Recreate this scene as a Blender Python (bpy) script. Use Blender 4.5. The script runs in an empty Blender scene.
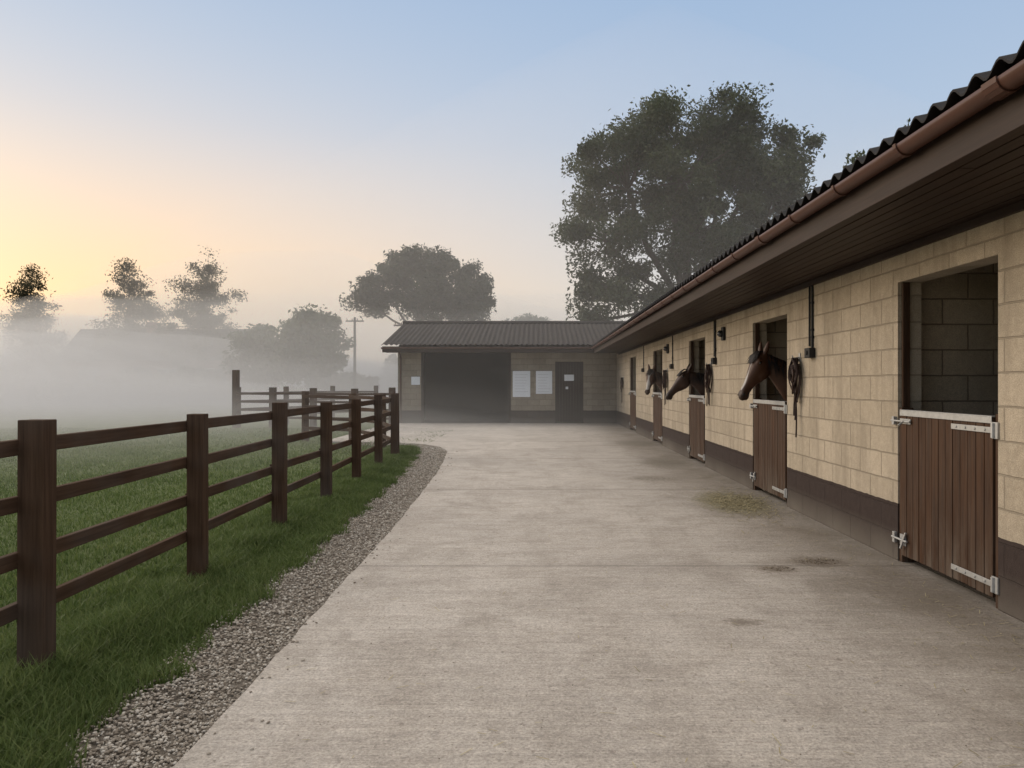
import bpy, bmesh, math, random
import numpy as np
from mathutils import Vector, Matrix
from mathutils import noise as mnoise
random.seed(7); rng=np.random.default_rng(7)
S=bpy.context.scene
COL=S.collection
# ---------------------------------------------------------------- materials
def newmat(name):
    m=bpy.data.materials.new(name); m.use_nodes=True
    nt=m.node_tree; nt.nodes.clear()
    return m,nt
class N:
    def __init__(s,nt): s.nt=nt
    def n(s,t,**k):
        x=s.nt.nodes.new(t)
        for a,b in k.items(): setattr(x,a,b)
        return x
    def l(s,a,b): s.nt.links.new(a,b)
    def math(s,op,a,b=None,c=None,clamp=False):
        x=s.n('ShaderNodeMath',operation=op); x.use_clamp=clamp
        for i,v in enumerate((a,b,c)):
            if v is None: continue
            if isinstance(v,(int,float)): x.inputs[i].default_value=v
            else: s.l(v,x.inputs[i])
        return x.outputs[0]
    def noise(s,vec,scale,detail=4,rough=.55,dist=0):
        x=s.n('ShaderNodeTexNoise'); x.inputs['Scale'].default_value=scale
        x.inputs['Detail'].default_value=detail; x.inputs['Roughness'].default_value=rough
        x.inputs['Distortion'].default_value=dist
        if vec is not None: s.l(vec,x.inputs['Vector'])
        return x.outputs['Fac']
    def mapping(s,vec,scale=(1,1,1),loc=(0,0,0)):
        x=s.n('ShaderNodeMapping'); x.inputs['Scale'].default_value=scale; x.inputs['Location'].default_value=loc
        s.l(vec,x.inputs['Vector']); return x.outputs[0]
    def ramp(s,fac,stops):
        x=s.n('ShaderNodeValToRGB'); cr=x.color_ramp
        while len(cr.elements)<len(stops): cr.elements.new(.5)
        for e,(p,c) in zip(cr.elements,stops):
            e.position=p; e.color=(c[0],c[1],c[2],1) if not isinstance(c,(int,float)) else (c,c,c,1)
        s.l(fac,x.inputs[0]); return x.outputs[0]
    def mix(s,f,a,b,blend='MIX'):
        x=s.n('ShaderNodeMix',data_type='RGBA',blend_type=blend)
        for i,v in ((0,f),(6,a),(7,b)):
            if isinstance(v,(int,float)): x.inputs[i].default_value=v
            elif isinstance(v,tuple): x.inputs[i].default_value=(v[0],v[1],v[2],1)
            else: s.l(v,x.inputs[i])
        return x.outputs[2]
    def bsdf(s,col,rough=.8,bump=None,bstr=.3,bdist=.01,metal=0,spec=.3):
        b=s.n('ShaderNodeBsdfPrincipled')
        for k,v in (('Base Color',col),('Roughness',rough),('Metallic',metal),('Specular IOR Level',spec)):
            if isinstance(v,(int,float)): b.inputs[k].default_value=v
            elif isinstance(v,tuple): b.inputs[k].default_value=(v[0],v[1],v[2],1)
            else: s.l(v,b.inputs[k])
        if bump is not None:
            bp=s.n('ShaderNodeBump'); bp.inputs['Strength'].default_value=bstr; bp.inputs['Distance'].default_value=bdist
            s.l(bump,bp.inputs['Height']); s.l(bp.outputs[0],b.inputs['Normal'])
        o=s.n('ShaderNodeOutputMaterial'); s.l(b.outputs[0],o.inputs[0]); return b
def pos(q): return q.n('ShaderNodeNewGeometry').outputs['Position']
def sep(q,v):
    x=q.n('ShaderNodeSeparateXYZ'); q.l(v,x.inputs[0]); return x.outputs
def comb(q,a,b,c):
    x=q.n('ShaderNodeCombineXYZ')
    for i,v in enumerate((a,b,c)):
        if isinstance(v,(int,float)): x.inputs[i].default_value=v
        else: q.l(v,x.inputs[i])
    return x.outputs[0]

def mat_wood(name,c1,c2,rough=.75,grain=.5,grey=1.0,spec=.15,weather=0):
    m,nt=newmat(name); q=N(nt)
    uv=q.n('ShaderNodeUVMap').outputs[0]
    g=q.noise(q.mapping(uv,(1.6,38,1)),1.0,5,.6,.3)
    big=q.noise(q.mapping(uv,(1.0,3.0,1)),1.0,3)
    P=pos(q); w=q.noise(P,1.3,3)
    c=q.ramp(g,[(.3,c1),(.7,c2)])
    c=q.mix(q.math('MULTIPLY',big,.7),c,tuple(x*.5 for x in c1))
    if grey>0:
        gc=tuple((sum(c2)/3)*1.25*k for k in (1.06,.98,.92))
        c=q.mix(q.math('MULTIPLY',q.math('SUBTRACT',w,.42,clamp=True),1.4*grey,clamp=True),c,gc)
    if weather:
        s=sep(q,P); st=q.noise(q.mapping(P,(9,9,1.4)),1.0,5,.7)
        low=q.math('MULTIPLY',q.math('SUBTRACT',.55,s[2],clamp=True),1.6,clamp=True)
        f=q.math('MULTIPLY',q.math('ADD',q.math('MULTIPLY',low,.9),.25),q.math('MULTIPLY',q.math('SUBTRACT',st,.40,clamp=True),3.0),clamp=True)
        c=q.mix(f,c,(.13,.105,.082))
    q.bsdf(c,rough,g,grain,.004,spec=spec); return m
def mat_block(name,c1,c2,mort,plinth=None):
    m,nt=newmat(name); q=N(nt)
    P=pos(q); s=sep(q,P)
    wob=q.noise(P,9,2)
    wv=q.math('MULTIPLY',q.math('SUBTRACT',wob,.5),.012)
    v=comb(q,q.math('ADD',q.math('ADD',s[0],s[1]),wv),q.math('ADD',s[2],wv),0)
    br=q.n('ShaderNodeTexBrick'); br.offset=.5
    q.l(v,br.inputs['Vector'])
    for k,x in (('Scale',1),('Mortar Size',.0075),('Mortar Smooth',.4),('Bias',0),('Brick Width',.45),('Row Height',.225)):
        br.inputs[k].default_value=x
    br.inputs['Color1'].default_value=(*c1,1); br.inputs['Color2'].default_value=(*c2,1); br.inputs['Mortar'].default_value=(*mort,1)
    fine=q.noise(P,130,3,.75); med=q.noise(P,14,5,.7); big=q.noise(P,.8,4)
    st=q.noise(q.mapping(P,(1,3.2,.5)),1.3,4,.6)
    c=q.mix(.35,br.outputs['Color'],q.ramp(med,[(.25,tuple(x*.7 for x in c2)),(.75,tuple(x*1.2 for x in c1))]))
    c=q.mix(.7,c,q.ramp(fine,[(.3,.3),(.7,.75)]),'OVERLAY')
    c=q.mix(q.math('MULTIPLY',q.math('SUBTRACT',st,.45,clamp=True),2.0,clamp=True),c,tuple(x*.6 for x in c2))
    c=q.mix(q.math('MULTIPLY',br.outputs['Fac'],.75),c,mort)
    if plinth:
        edge=q.math('ADD',s[2],q.math('MULTIPLY',q.math('SUBTRACT',wob,.5),.02))
        f=q.math('LESS_THAN',edge,.485)
        pc=q.mix(med,plinth,tuple(x*1.9 for x in plinth))
        splash=q.math('MULTIPLY',q.math('SUBTRACT',.28,s[2],clamp=True),q.math('MULTIPLY',big,5),clamp=True)
        pc=q.mix(splash,pc,(.17,.15,.125))
        c=q.mix(f,c,pc)
    h=q.math('SUBTRACT',q.math('ADD',q.math('MULTIPLY',fine,.35),q.math('MULTIPLY',med,.4)),q.math('MULTIPLY',br.outputs['Fac'],1.2))
    q.bsdf(c,.92,h,.9,.012,spec=.15); return m
def mat_simple(name,c,rough=.6,metal=0,var=.25,scale=8,bump=.15,spec=.3):
    m,nt=newmat(name); q=N(nt); P=pos(q)
    n=q.noise(P,scale,5,.6); n2=q.noise(P,scale*12,3,.6)
    cc=q.mix(n,tuple(x*(1-var) for x in c),tuple(min(1,x*(1+var)) for x in c))
    q.bsdf(cc,rough,n2,bump,.003,metal,spec); return m
def mat_attr(name,stops,rough=.8,trans=0.0,noise_scale=None,spec=.2):
    m,nt=newmat(name); q=N(nt)
    a=q.n('ShaderNodeAttribute'); a.attribute_name='tone'
    f=a.outputs['Fac']
    if noise_scale:
        f=q.math('ADD',q.math('MULTIPLY',f,.5),q.math('MULTIPLY',q.noise(pos(q),noise_scale,3),.55),clamp=True)
    c=q.ramp(f,stops)
    b=q.bsdf(c,rough,spec=spec)
    if trans>0:
        t=q.n('ShaderNodeBsdfTranslucent'); q.l(c,t.inputs[0])
        mx=q.n('ShaderNodeMixShader'); mx.inputs[0].default_value=trans
        q.l(b.outputs[0],mx.inputs[1]); q.l(t.outputs[0],mx.inputs[2])
        o=[x for x in nt.nodes if x.type=='OUTPUT_MATERIAL'][0]; q.l(mx.outputs[0],o.inputs[0])
    return m

M={}
M['fence']=mat_wood('fence_wood',(.050,.029,.018),(.115,.070,.045),.9,.7,.9,.08)
M['door']=mat_wood('door_wood',(.036,.016,.008),(.104,.049,.023),.65,.9,0.2,.18,1)
M['dkwood']=mat_wood('dark_wood',(.020,.013,.010),(.042,.027,.020),.6,.4)
M['soffit']=mat_wood('soffit_wood',(.027,.016,.011),(.058,.034,.024),.55,.3,.3,.2)
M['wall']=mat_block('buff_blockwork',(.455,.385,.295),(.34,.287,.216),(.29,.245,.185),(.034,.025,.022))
M['wall2']=mat_block('barn_blockwork_shaded',(.30,.255,.195),(.22,.186,.14),(.18,.155,.12),(.03,.023,.02))  # darker copy of the blockwork: shade under the overhang is in the colour
M['inwall']=mat_block('interior_blockwork_lightened',(.58,.48,.355),(.45,.37,.27),(.23,.18,.135),(.03,.025,.02))  # colour lightened to stand in for light that does not reach inside
M['roof']=mat_simple('fibre_cement_roof',(.036,.034,.034),.9,0,.45,5,.4,.1)
M['roof2']=mat_simple('barn_roof_sheet',(.048,.042,.039),.9,0,.4,3,.4,.1)
M['gutter']=mat_simple('brown_plastic_gutter',(.080,.036,.024),.45,0,.25,6,.08,.3)
M['galv']=mat_simple('galvanised_steel',(.42,.42,.41),.5,.6,.3,25,.2,.5)
M['black']=mat_simple('black_rubber',(.018,.017,.017),.6,0,.3,20,.2)
M['rope']=mat_simple('lead_rope',(.035,.022,.02),.85,0,.4,60,.4)
M['rope2']=mat_simple('brown_leather',(.05,.026,.018),.6,0,.3,30,.2)
M['paper']=mat_simple('white_notice_paper',(.70,.72,.74),.5,0,.06,4,.02)
M['white']=mat_simple('white_paint',(.62,.60,.56),.5,0,.1,4,.02)
M['dark']=mat_simple('dark_interior',(.018,.015,.013),.9,0,.3,3,.1)
M['glass']=mat_simple('window_glass',(.03,.035,.04),.12,0,.1,2,.0,.6)
M['bark']=mat_simple('tree_bark',(.075,.06,.048),.9,0,.45,6,.6)
M['brick']=mat_simple('red_brick',(.20,.11,.08),.9,0,.2,8,.3)
M['slate']=mat_simple('slate_roof',(.04,.036,.036),.9,0,.2,4,.2,.1)
M['leaf']=mat_attr('tree_leaves',[(0,(.023,.034,.016)),(.5,(.048,.064,.030)),(1,(.096,.112,.050))],.6,.35)  # greens lightened: part of the mist's haze is put into the leaf colour
M['leafpine']=mat_attr('pine_foliage',[(0,(.018,.026,.016)),(.6,(.038,.048,.028)),(1,(.065,.075,.04))],.7,.2)
M['leafautumn']=mat_attr('birch_leaves',[(0,(.036,.036,.020)),(.6,(.072,.064,.033)),(1,(.11,.09,.046))],.7,.35)
M['blade']=mat_attr('grass_blades',[(0,(.048,.074,.020)),(.45,(.092,.134,.038)),(.8,(.155,.190,.066)),(1,(.26,.23,.12))],.6,.35,1.1,spec=.25)
M['stone']=mat_attr('gravel_stones',[(0,(.17,.14,.11)),(.4,(.30,.26,.215)),(.75,(.39,.35,.30)),(1,(.52,.485,.43))],.9)
M['straw']=mat_attr('straw_stalks',[(0,(.20,.17,.09)),(.5,(.34,.29,.17)),(1,(.43,.38,.24))],.8)
M['dung']=mat_simple('dried_mud_crumbs',(.14,.11,.08),.95,0,.4,30,.6)
def mat_horse(name):
    m,nt=newmat(name); q=N(nt)
    a=q.n('ShaderNodeAttribute'); a.attribute_name='coat'
    tc=q.n('ShaderNodeTexCoord').outputs['Object']
    n=q.noise(q.mapping(tc,(60,60,18)),1,4,.6); n2=q.noise(tc,6,3)
    c=q.mix(q.math('MULTIPLY',n,.3),a.outputs['Color'],(.012,.008,.006))
    c=q.mix(q.math('MULTIPLY',n2,.2),c,(.11,.05,.025))
    q.bsdf(c,.5,n,.12,.003,spec=.3); return m
M['horse']=mat_horse('horse_coat')
M['hair']=mat_simple('horse_mane_hair',(.014,.010,.009),.55,0,.3,40,.2)
M['eye']=mat_simple('horse_eye',(.006,.004,.003),.08,0,.1,5,0,.8)

# concrete
m,nt=newmat('driveway_concrete'); q=N(nt); P=pos(q); s=sep(q,P)
big=q.noise(P,.45,5,.6); med=q.noise(P,3.2,6,.65); fine=q.noise(P,70,4,.75); fine2=q.noise(P,22,5,.75)
brush=q.noise(q.mapping(P,(3,70,1)),1,4,.65); brush2=q.noise(q.mapping(P,(.7,14,1)),1,4,.6)
spk=q.noise(P,24,2,.5); blot=q.noise(P,1.4,5,.7,.6); tracks=q.noise(q.mapping(P,(1.6,.22,1)),1.0,5,.65)
c=q.ramp(med,[(.2,(.33,.292,.252)),(.5,(.41,.370,.328)),(.8,(.475,.435,.392))])
c=q.mix(q.math('MULTIPLY',q.math('SUBTRACT',big,.42,clamp=True),2.2,clamp=True),c,(.29,.26,.23))
c=q.mix(q.math('MULTIPLY',q.math('SUBTRACT',blot,.50,clamp=True),3.2,clamp=True),c,(.25,.22,.188))
c=q.mix(q.math('MULTIPLY',q.math('SUBTRACT',tracks,.50,clamp=True),2.4,clamp=True),c,(.27,.235,.20))
c=q.mix(.8,c,q.ramp(fine,[(.25,.22),(.75,.82)]),'OVERLAY')
c=q.mix(.5,c,q.ramp(fine2,[(.3,.3),(.7,.72)]),'OVERLAY')
c=q.mix(.4,c,q.ramp(brush,[(.3,.34),(.7,.68)]),'OVERLAY')
c=q.mix(.28,c,q.ramp(brush2,[(.3,.36),(.7,.66)]),'OVERLAY')
dots=q.math('GREATER_THAN',spk,.68)
c=q.mix(q.math('MULTIPLY',dots,.45),c,(.15,.12,.10))
jy=q.math('ADD',q.math('SUBTRACT',s[1],6.35-46),q.math('MULTIPLY',q.math('SUBTRACT',q.noise(P,1.5,4,.7),.5),.05))
d=q.math('ABSOLUTE',q.math('SUBTRACT',q.math('MODULO',q.math('ADD',jy,2.3),4.6),2.3))
jf=q.math('SUBTRACT',1,q.math('MULTIPLY',d,80),clamp=True)
js=q.math('SUBTRACT',1,q.math('MULTIPLY',d,5),clamp=True)
c=q.mix(q.math('MULTIPLY',js,.22),c,(.25,.22,.19))
c=q.mix(q.math('MULTIPLY',jf,q.math('MULTIPLY',fine2,1.5),clamp=True),c,(.09,.08,.07))
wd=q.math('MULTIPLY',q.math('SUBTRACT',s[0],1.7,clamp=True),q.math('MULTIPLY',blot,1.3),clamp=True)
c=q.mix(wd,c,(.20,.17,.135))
def spot(x,y,rx,ry,amt,colr):
    global c
    dx=q.math('DIVIDE',q.math('SUBTRACT',s[0],x),rx); dy=q.math('DIVIDE',q.math('SUBTRACT',s[1],y),ry)
    r2=q.math('ADD',q.math('POWER',q.math('ABSOLUTE',dx),2),q.math('POWER',q.math('ABSOLUTE',dy),2))
    r2=q.math('ADD',r2,q.math('MULTIPLY',q.math('SUBTRACT',fine2,.5),2.2))
    f=q.math('MULTIPLY',q.math('SUBTRACT',1,r2,clamp=True),amt,clamp=True)
    c=q.mix(f,c,colr)
spot(2.45,9.75,.5,1.1,1.0,(.21,.19,.115)); spot(2.38,6.5,.28,.22,.9,(.15,.12,.09)); spot(1.93,6.25,.2,.16,.8,(.17,.135,.10)); spot(2.4,14.6,.5,1.2,.8,(.19,.165,.13)); spot(1.85,12.2,.5,.5,.6,(.19,.165,.13)); spot(1.3,4.85,.15,.1,.8,(.18,.15,.12)); spot(2.8,5.6,.5,.9,.6,(.17,.14,.11)); spot(2.5,19.4,.6,1.4,.7,(.19,.165,.13))
h=q.math('ADD',q.math('ADD',q.math('MULTIPLY',fine,.7),q.math('MULTIPLY',brush,.7)),q.math('ADD',q.math('MULTIPLY',brush2,.6),q.math('MULTIPLY',jf,-1.2)))
h=q.math('ADD',h,q.math('MULTIPLY',fine2,.8))
q.bsdf(c,.9,h,.8,.012,spec=.2); M['concrete']=m
m,nt=newmat('field_grass'); q=N(nt); P=pos(q)
a=q.noise(P,.35,5,.6); b=q.noise(P,7,6,.7); f=q.noise(P,60,4,.8)
c=q.ramp(b,[(.25,(.052,.074,.022)),(.55,(.09,.118,.042)),(.8,(.135,.16,.068))])
c=q.mix(q.math('MULTIPLY',a,.5),c,(.14,.16,.072))
c=q.mix(.6,c,q.ramp(f,[(.25,.2),(.75,.8)]),'OVERLAY')
q.bsdf(c,.9,f,.9,.03,spec=.1); M['field']=m
m,nt=newmat('gravel_bed'); q=N(nt); P=pos(q)
f=q.noise(P,55,4,.8); b=q.noise(P,4,4)
c=q.ramp(f,[(.25,(.10,.085,.065)),(.55,(.24,.205,.17)),(.8,(.36,.33,.28))])
q.bsdf(c,.95,f,1.0,.03,spec=.1); M['gravel']=m

# ---------------------------------------------------------------- mesh helpers
def empty(name,loc=(0,0,0)):
    e=bpy.data.objects.new(name,None); e.location=loc; COL.objects.link(e); return e
class MB:
    def __init__(s): s.v=[];s.f=[];s.uv=[];s.mi=[]
    def bar(s,p0,p1,w,h,up=(0,0,1),mi=0):
        p0=Vector(p0);p1=Vector(p1);a=(p1-p0);L=a.length;a.normalize()
        u=Vector(up); sd=a.cross(u).normalized(); u=sd.cross(a).normalized()
        b=len(s.v); o=random.random()*50; oo=random.random()*50
        for p in (p0,p1):
            for i,j in ((-1,-1),(1,-1),(1,1),(-1,1)):
                s.v.append(p+sd*(i*w/2)+u*(j*h/2))
        for k in range(4):
            k2=(k+1)%4; wd=w if k%2==0 else h
            s.f.append((b+k,b+k2,b+4+k2,b+4+k)); s.uv+= [(o,oo+k),(o,oo+k+wd),(o+L,oo+k+wd),(o+L,oo+k)]; s.mi.append(mi)
        s.f.append((b+3,b+2,b+1,b)); s.uv+=[(o,oo),(o,oo+.1),(o+.05,oo+.1),(o+.05,oo)]; s.mi.append(mi)
        s.f.append((b+4,b+5,b+6,b+7)); s.uv+=[(o,oo),(o,oo+.1),(o+.05,oo+.1),(o+.05,oo)]; s.mi.append(mi)
    def box(s,x0,x1,y0,y1,z0,z1,mi=0,axis='z'):
        if axis=='z': s.bar(((x0+x1)/2,(y0+y1)/2,z0),((x0+x1)/2,(y0+y1)/2,z1),abs(y1-y0),abs(x1-x0),(1,0,0),mi)
        elif axis=='y': s.bar(((x0+x1)/2,y0,(z0+z1)/2),((x0+x1)/2,y1,(z0+z1)/2),abs(x1-x0),abs(z1-z0),(0,0,1),mi)
        else: s.bar((x0,(y0+y1)/2,(z0+z1)/2),(x1,(y0+y1)/2,(z0+z1)/2),abs(y1-y0),abs(z1-z0),(0,0,1),mi)
    def tube(s,pts,rad,seg=8,mi=0,cap=True):
        pts=[Vector(p) for p in pts]; n=len(pts)
        if isinstance(rad,(int,float)): rad=[rad]*n
        b=len(s.v); prev=None
        for i,p in enumerate(pts):
            t=(pts[min(i+1,n-1)]-pts[max(i-1,0)]).normalized()
            if prev is None:
                r=Vector((0,0,1)) if abs(t.z)<.9 else Vector((1,0,0)); x=t.cross(r).normalized()
            else:
                x=prev-t*prev.dot(t)
                x=x.normalized() if x.length>1e-6 else t.orthogonal().normalized()
            y=t.cross(x); prev=x
            for k in range(seg):
                a=2*math.pi*k/seg; s.v.append(p+(x*math.cos(a)+y*math.sin(a))*rad[i])
        for i in range(n-1):
            for k in range(seg):
                k2=(k+1)%seg
                s.f.append((b+i*seg+k,b+i*seg+k2,b+(i+1)*seg+k2,b+(i+1)*seg+k)); s.uv+=[(i*.3,k*.1),(i*.3,k*.1+.1),(i*.3+.3,k*.1+.1),(i*.3+.3,k*.1)]; s.mi.append(mi)
        if cap:
            s.f.append(tuple(b+k for k in reversed(range(seg)))); s.uv+=[(0,0)]*seg; s.mi.append(mi)
            s.f.append(tuple(b+(n-1)*seg+k for k in range(seg))); s.uv+=[(0,0)]*seg; s.mi.append(mi)
    def poly(s,pts,mi=0,uv=None):
        b=len(s.v); s.v+=[Vector(p) for p in pts]; s.f.append(tuple(range(b,b+len(pts))))
        s.uv+= uv if uv else [(p[0],p[1]) for p in pts]; s.mi.append(mi)
    def build(s,name,mats,parent=None,smooth=False,bevel=0):
        me=bpy.data.meshes.new(name); me.from_pydata([tuple(v) for v in s.v],[],s.f)
        ul=me.uv_layers.new(name='UVMap'); ul.data.foreach_set('uv',np.array(s.uv,dtype=np.float32).ravel())
        for mm in (mats if isinstance(mats,list) else [mats]): me.materials.append(mm)
        me.polygons.foreach_set('material_index',s.mi)
        if smooth: me.polygons.foreach_set('use_smooth',[True]*len(s.f))
        me.update()
        ob=bpy.data.objects.new(name,me); COL.objects.link(ob)
        if parent: ob.parent=parent
        if bevel:
            b=ob.modifiers.new('b','BEVEL'); b.width=bevel; b.segments=2; b.limit_method='ANGLE'
        return ob
def npmesh(name,verts,nper,tone,mat,parent=None,faces=None):
    me=bpy.data.meshes.new(name); nv=len(verts)
    if faces is None: faces=np.arange(nv).reshape(-1,nper)
    F=len(faces)
    me.vertices.add(nv); me.vertices.foreach_set('co',verts.astype(np.float32).ravel())
    me.loops.add(F*nper); me.loops.foreach_set('vertex_index',faces.astype(np.int32).ravel())
    me.polygons.add(F); me.polygons.foreach_set('loop_start',(np.arange(F)*nper).astype(np.int32))
    me.update(calc_edges=True); me.validate()
    at=me.attributes.new('tone','FLOAT','FACE'); at.data.foreach_set('value',tone.astype(np.float32))
    me.materials.append(mat)
    ob=bpy.data.objects.new(name,me); COL.objects.link(ob)
    if parent: ob.parent=parent
    return ob

# ---------------------------------------------------------------- ground
XW=3.06
def xl(y):
    pts=[(-8,-1.38),(3,-1.42),(8,-1.5),(13,-1.68),(15.5,-1.86),(17.2,-2.0),(18.4,-2.3),(19.2,-2.8),(19.7,-3.5),(19.95,-4.4),(20.1,-5.6),(29.7,-5.6)]
    for (a,b),(c,d) in zip(pts,pts[1:]):
        if y<=c: return b+(d-b)*(y-a)/(c-a)
    return pts[-1][1]
mb=MB()
mb.poly([(-400,-200,-.04),(400,-200,-.04),(400,700,-.04),(-400,700,-.04)])
mb.build('grass_field',M['field'])
mb=MB(); ys=list(np.arange(-8,15,.25))+list(np.arange(15,20.2,.1))+[22,25,29.6]
jit=[random.uniform(-.012,.010) for _ in ys]
for i in range(len(ys)-1):
    a,b=ys[i],ys[i+1]
    mb.poly([(xl(a)+jit[i],a,0),(XW+.1,a,0),(XW+.1,b,0),(xl(b)+jit[i+1],b,0)])
    mb.poly([(xl(a)+jit[i],a,-.06),(xl(a)+jit[i],a,0),(xl(b)+jit[i+1],b,0),(xl(b)+jit[i+1],b,-.06)])
mb.build('concrete_driveway',M['concrete'])
def edge_curve():
    P=[Vector((xl(y),y)) for y in ys if y<=20.05]
    out=[]
    for i,p in enumerate(P):
        t=(P[min(i+1,len(P)-1)]-P[max(i-1,0)]).normalized(); n=Vector((-t.y,t.x)); out.append((p,n,p.y))
    return out
EC=edge_curve()
mb=MB()
for (p,n,y),(p2,n2,y2) in zip(EC,EC[1:]):
    w=min(.52+.012*y,.8); w2=min(.52+.012*y2,.8)
    a=p+n*w; b=p2+n2*w2
    mb.poly([(p.x-.001,p.y,-.018),(p2.x-.001,p2.y,-.018),(b.x,b.y,-.03),(a.x,a.y,-.03)])
mb.build('gravel_bed',M['gravel'])
ico=bmesh.new(); bmesh.ops.create_icosphere(ico,subdivisions=1,radius=1)
iv=np.array([v.co[:] for v in ico.verts]); ifc=np.array([[v.index for v in f.verts] for f in ico.faces]); ico.free()
def stones(name,cx,cy,cz,size,mat,flat=.6):
    n=len(cx)
    th=rng.uniform(0,2*np.pi,n); sc=size[:,None]*np.stack([rng.uniform(.7,1.3,n),rng.uniform(.55,1,n),rng.uniform(.35,.8,n)*flat/.6],1)
    jv=iv[None]*(1+rng.uniform(-.25,.25,(n,12,1)))
    v=jv*sc[:,None,:]
    til=rng.normal(0,.35,n)
    y2=v[:,:,1]*np.cos(til)[:,None]-v[:,:,2]*np.sin(til)[:,None]; z2=v[:,:,1]*np.sin(til)[:,None]+v[:,:,2]*np.cos(til)[:,None]
    x=v[:,:,0]*np.cos(th)[:,None]-y2*np.sin(th)[:,None]; y=v[:,:,0]*np.sin(th)[:,None]+y2*np.cos(th)[:,None]
    V=np.stack([x+cx[:,None],y+cy[:,None],z2+cz[:,None]],2).reshape(-1,3)
    F=(ifc[None]+(np.arange(n)*12)[:,None,None]).reshape(-1,3)
    return npmesh(name,V,3,np.repeat(rng.uniform(0,1,n),20),mat,faces=F)
sx=[];sy=[];ss=[]
while len(sx)<28000:
    y=2.3+ (17.7)*random.random()**1.7
    w=min(.52+.012*y,.8)
    u=random.random()
    if u>.8 and random.random()<.4: continue
    dy=.05; t=Vector((xl(y+dy)-xl(y-dy),2*dy)).normalized(); nn=Vector((-t.y,t.x))
    o=u*w*1.05+(.0 if random.random()>.02 else -random.random()**2*.3)
    sx.append(xl(y)+nn.x*o); sy.append(y+nn.y*o); ss.append(random.uniform(.004,.0105)*(1+.04*y))
sx=np.array(sx);sy=np.array(sy);ss=np.array(ss)
onc=np.array([x>xl(y) for x,y in zip(sx,sy)])
sz=np.where(onc,.004,-.018+rng.uniform(-.004,.012,len(sx)))
stones('gravel_path',sx,sy,sz,ss,M['stone'])
def blades(name,x,y,h,w,mat,z0=-.04,bend=.5,parent=None):
    n=len(x); th=rng.uniform(0,2*np.pi,n); ph=rng.uniform(0,2*np.pi,n)
    dx=np.cos(th)*w/2; dy=np.sin(th)*w/2
    b=h*bend*rng.uniform(.2,1.2,n)
    z=np.full(n,z0)
    m0=np.stack([x-dx,y-dy,z],1); m1=np.stack([x+dx,y+dy,z],1)
    mid=np.stack([x+np.cos(ph)*b*.35,y+np.sin(ph)*b*.35,z+h*.6],1)
    ma=mid-np.stack([dx,dy,0*dx],1)*.7; mbb=mid+np.stack([dx,dy,0*dx],1)*.7
    tip=np.stack([x+np.cos(ph)*b,y+np.sin(ph)*b,z+h*rng.uniform(.85,1,n)],1)
    V=np.stack([m0,m1,mbb,ma,tip],1).reshape(-1,3)
    i=np.arange(n)*5
    F=np.stack([np.stack([i,i+1,i+2],1),np.stack([i,i+2,i+3],1),np.stack([i+3,i+2,i+4],1)],1).reshape(-1,3)
    return npmesh(name,V,3,np.repeat(rng.uniform(0,1,n),3),mat,faces=F)
def fx(y):
    return -2.6-.02*(y-4)-.0008*(y-4)**2
def patch(x,y,s): return .5+.5*np.sin(x*s*1.3+2*np.sin(y*s*.7))*np.sin(y*s+1.5*np.sin(x*s*.9))
n=115000
y=2.4+16*rng.random(n)**1.5
dl=np.array([fx(v) for v in y]); 
xr=np.array([xl(v)-min(.52+.012*v,.8) for v in y])+.07
u=rng.random(n); x=dl-.45+(xr+.0-(dl-.45))*u + rng.normal(0,.035,n)+ .05*np.sin(y*5)+.04*np.sin(y*13)
h=rng.uniform(.04,.10,n)*(0.75+.8*patch(x,y,3.1)); h*=np.where(np.abs(x-dl)<.18,1.35,1)
blades('grass_verge',x,y,h,rng.uniform(.004,.008,n)*(1+.06*y),M['blade'],bend=.8)
n=150000
y=2.6+24*rng.random(n)**1.6
x=-2.7-rng.random(n)*(y*.80)
h=rng.uniform(.025,.06,n)*(.7+.8*patch(x,y,1.7))
blades('field_turf',x,y,h,rng.uniform(.005,.009,n)*(1+.07*y),M['blade'],bend=.7)

# ---------------------------------------------------------------- fence
def fence(name,pts,zt=1.28,rails=(1.165,.885,.605,.325),side=-1,pw=.14,extra_tall=()):
    mb=MB()
    for i,p in enumerate(pts):
        lean=(random.uniform(-.014,.014),random.uniform(-.014,.014))
        zt2=zt+random.uniform(-.02,.035)+(0.62 if i in extra_tall else 0)
        a=pts[min(i+1,len(pts)-1)]; b=pts[max(i-1,0)]
        d=Vector((a[0]-b[0],a[1]-b[1],0)).normalized()
        mb.bar((p[0],p[1],-.1),(p[0]+lean[0],p[1]+lean[1],zt2),pw*random.uniform(.95,1.05),pw*.9,up=d)
    for (a,b) in zip(pts,pts[1:]):
        d=Vector((b[0]-a[0],b[1]-a[1],0)).normalized(); n=Vector((-d.y,d.x,0))*(-side)*(pw*.45+.022)
        for r in rails:
            j1,j2=random.uniform(-.014,.014),random.uniform(-.014,.014)
            e=d*.02*random.uniform(0,1)
            mb.bar(Vector((a[0],a[1],r+j1))+n*1+e-d*.0,Vector((b[0],b[1],r+j2))+n-d*.012,.038,.082)
    return mb.build(name,M['fence'],bevel=.005)
fp=[(fx(v),v) for v in (0,2.0,4.0,6.0,8.05,10.05,12,14,15.9)]
fence('wooden_fence',fp,side=-1,pw=.13)
fence('wooden_fence',[(-2.95,16.1),(-3.6,18.0),(-4.7,19.6),(-6.2,20.6)],side=-1)
fence('wooden_fence',[(-4.9,26),(-6.2,26.2),(-7.7,26.5),(-9.2,26.8),(-10.6,27.1)],zt=1.35,side=-1,pw=.2,extra_tall=(4,))
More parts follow.
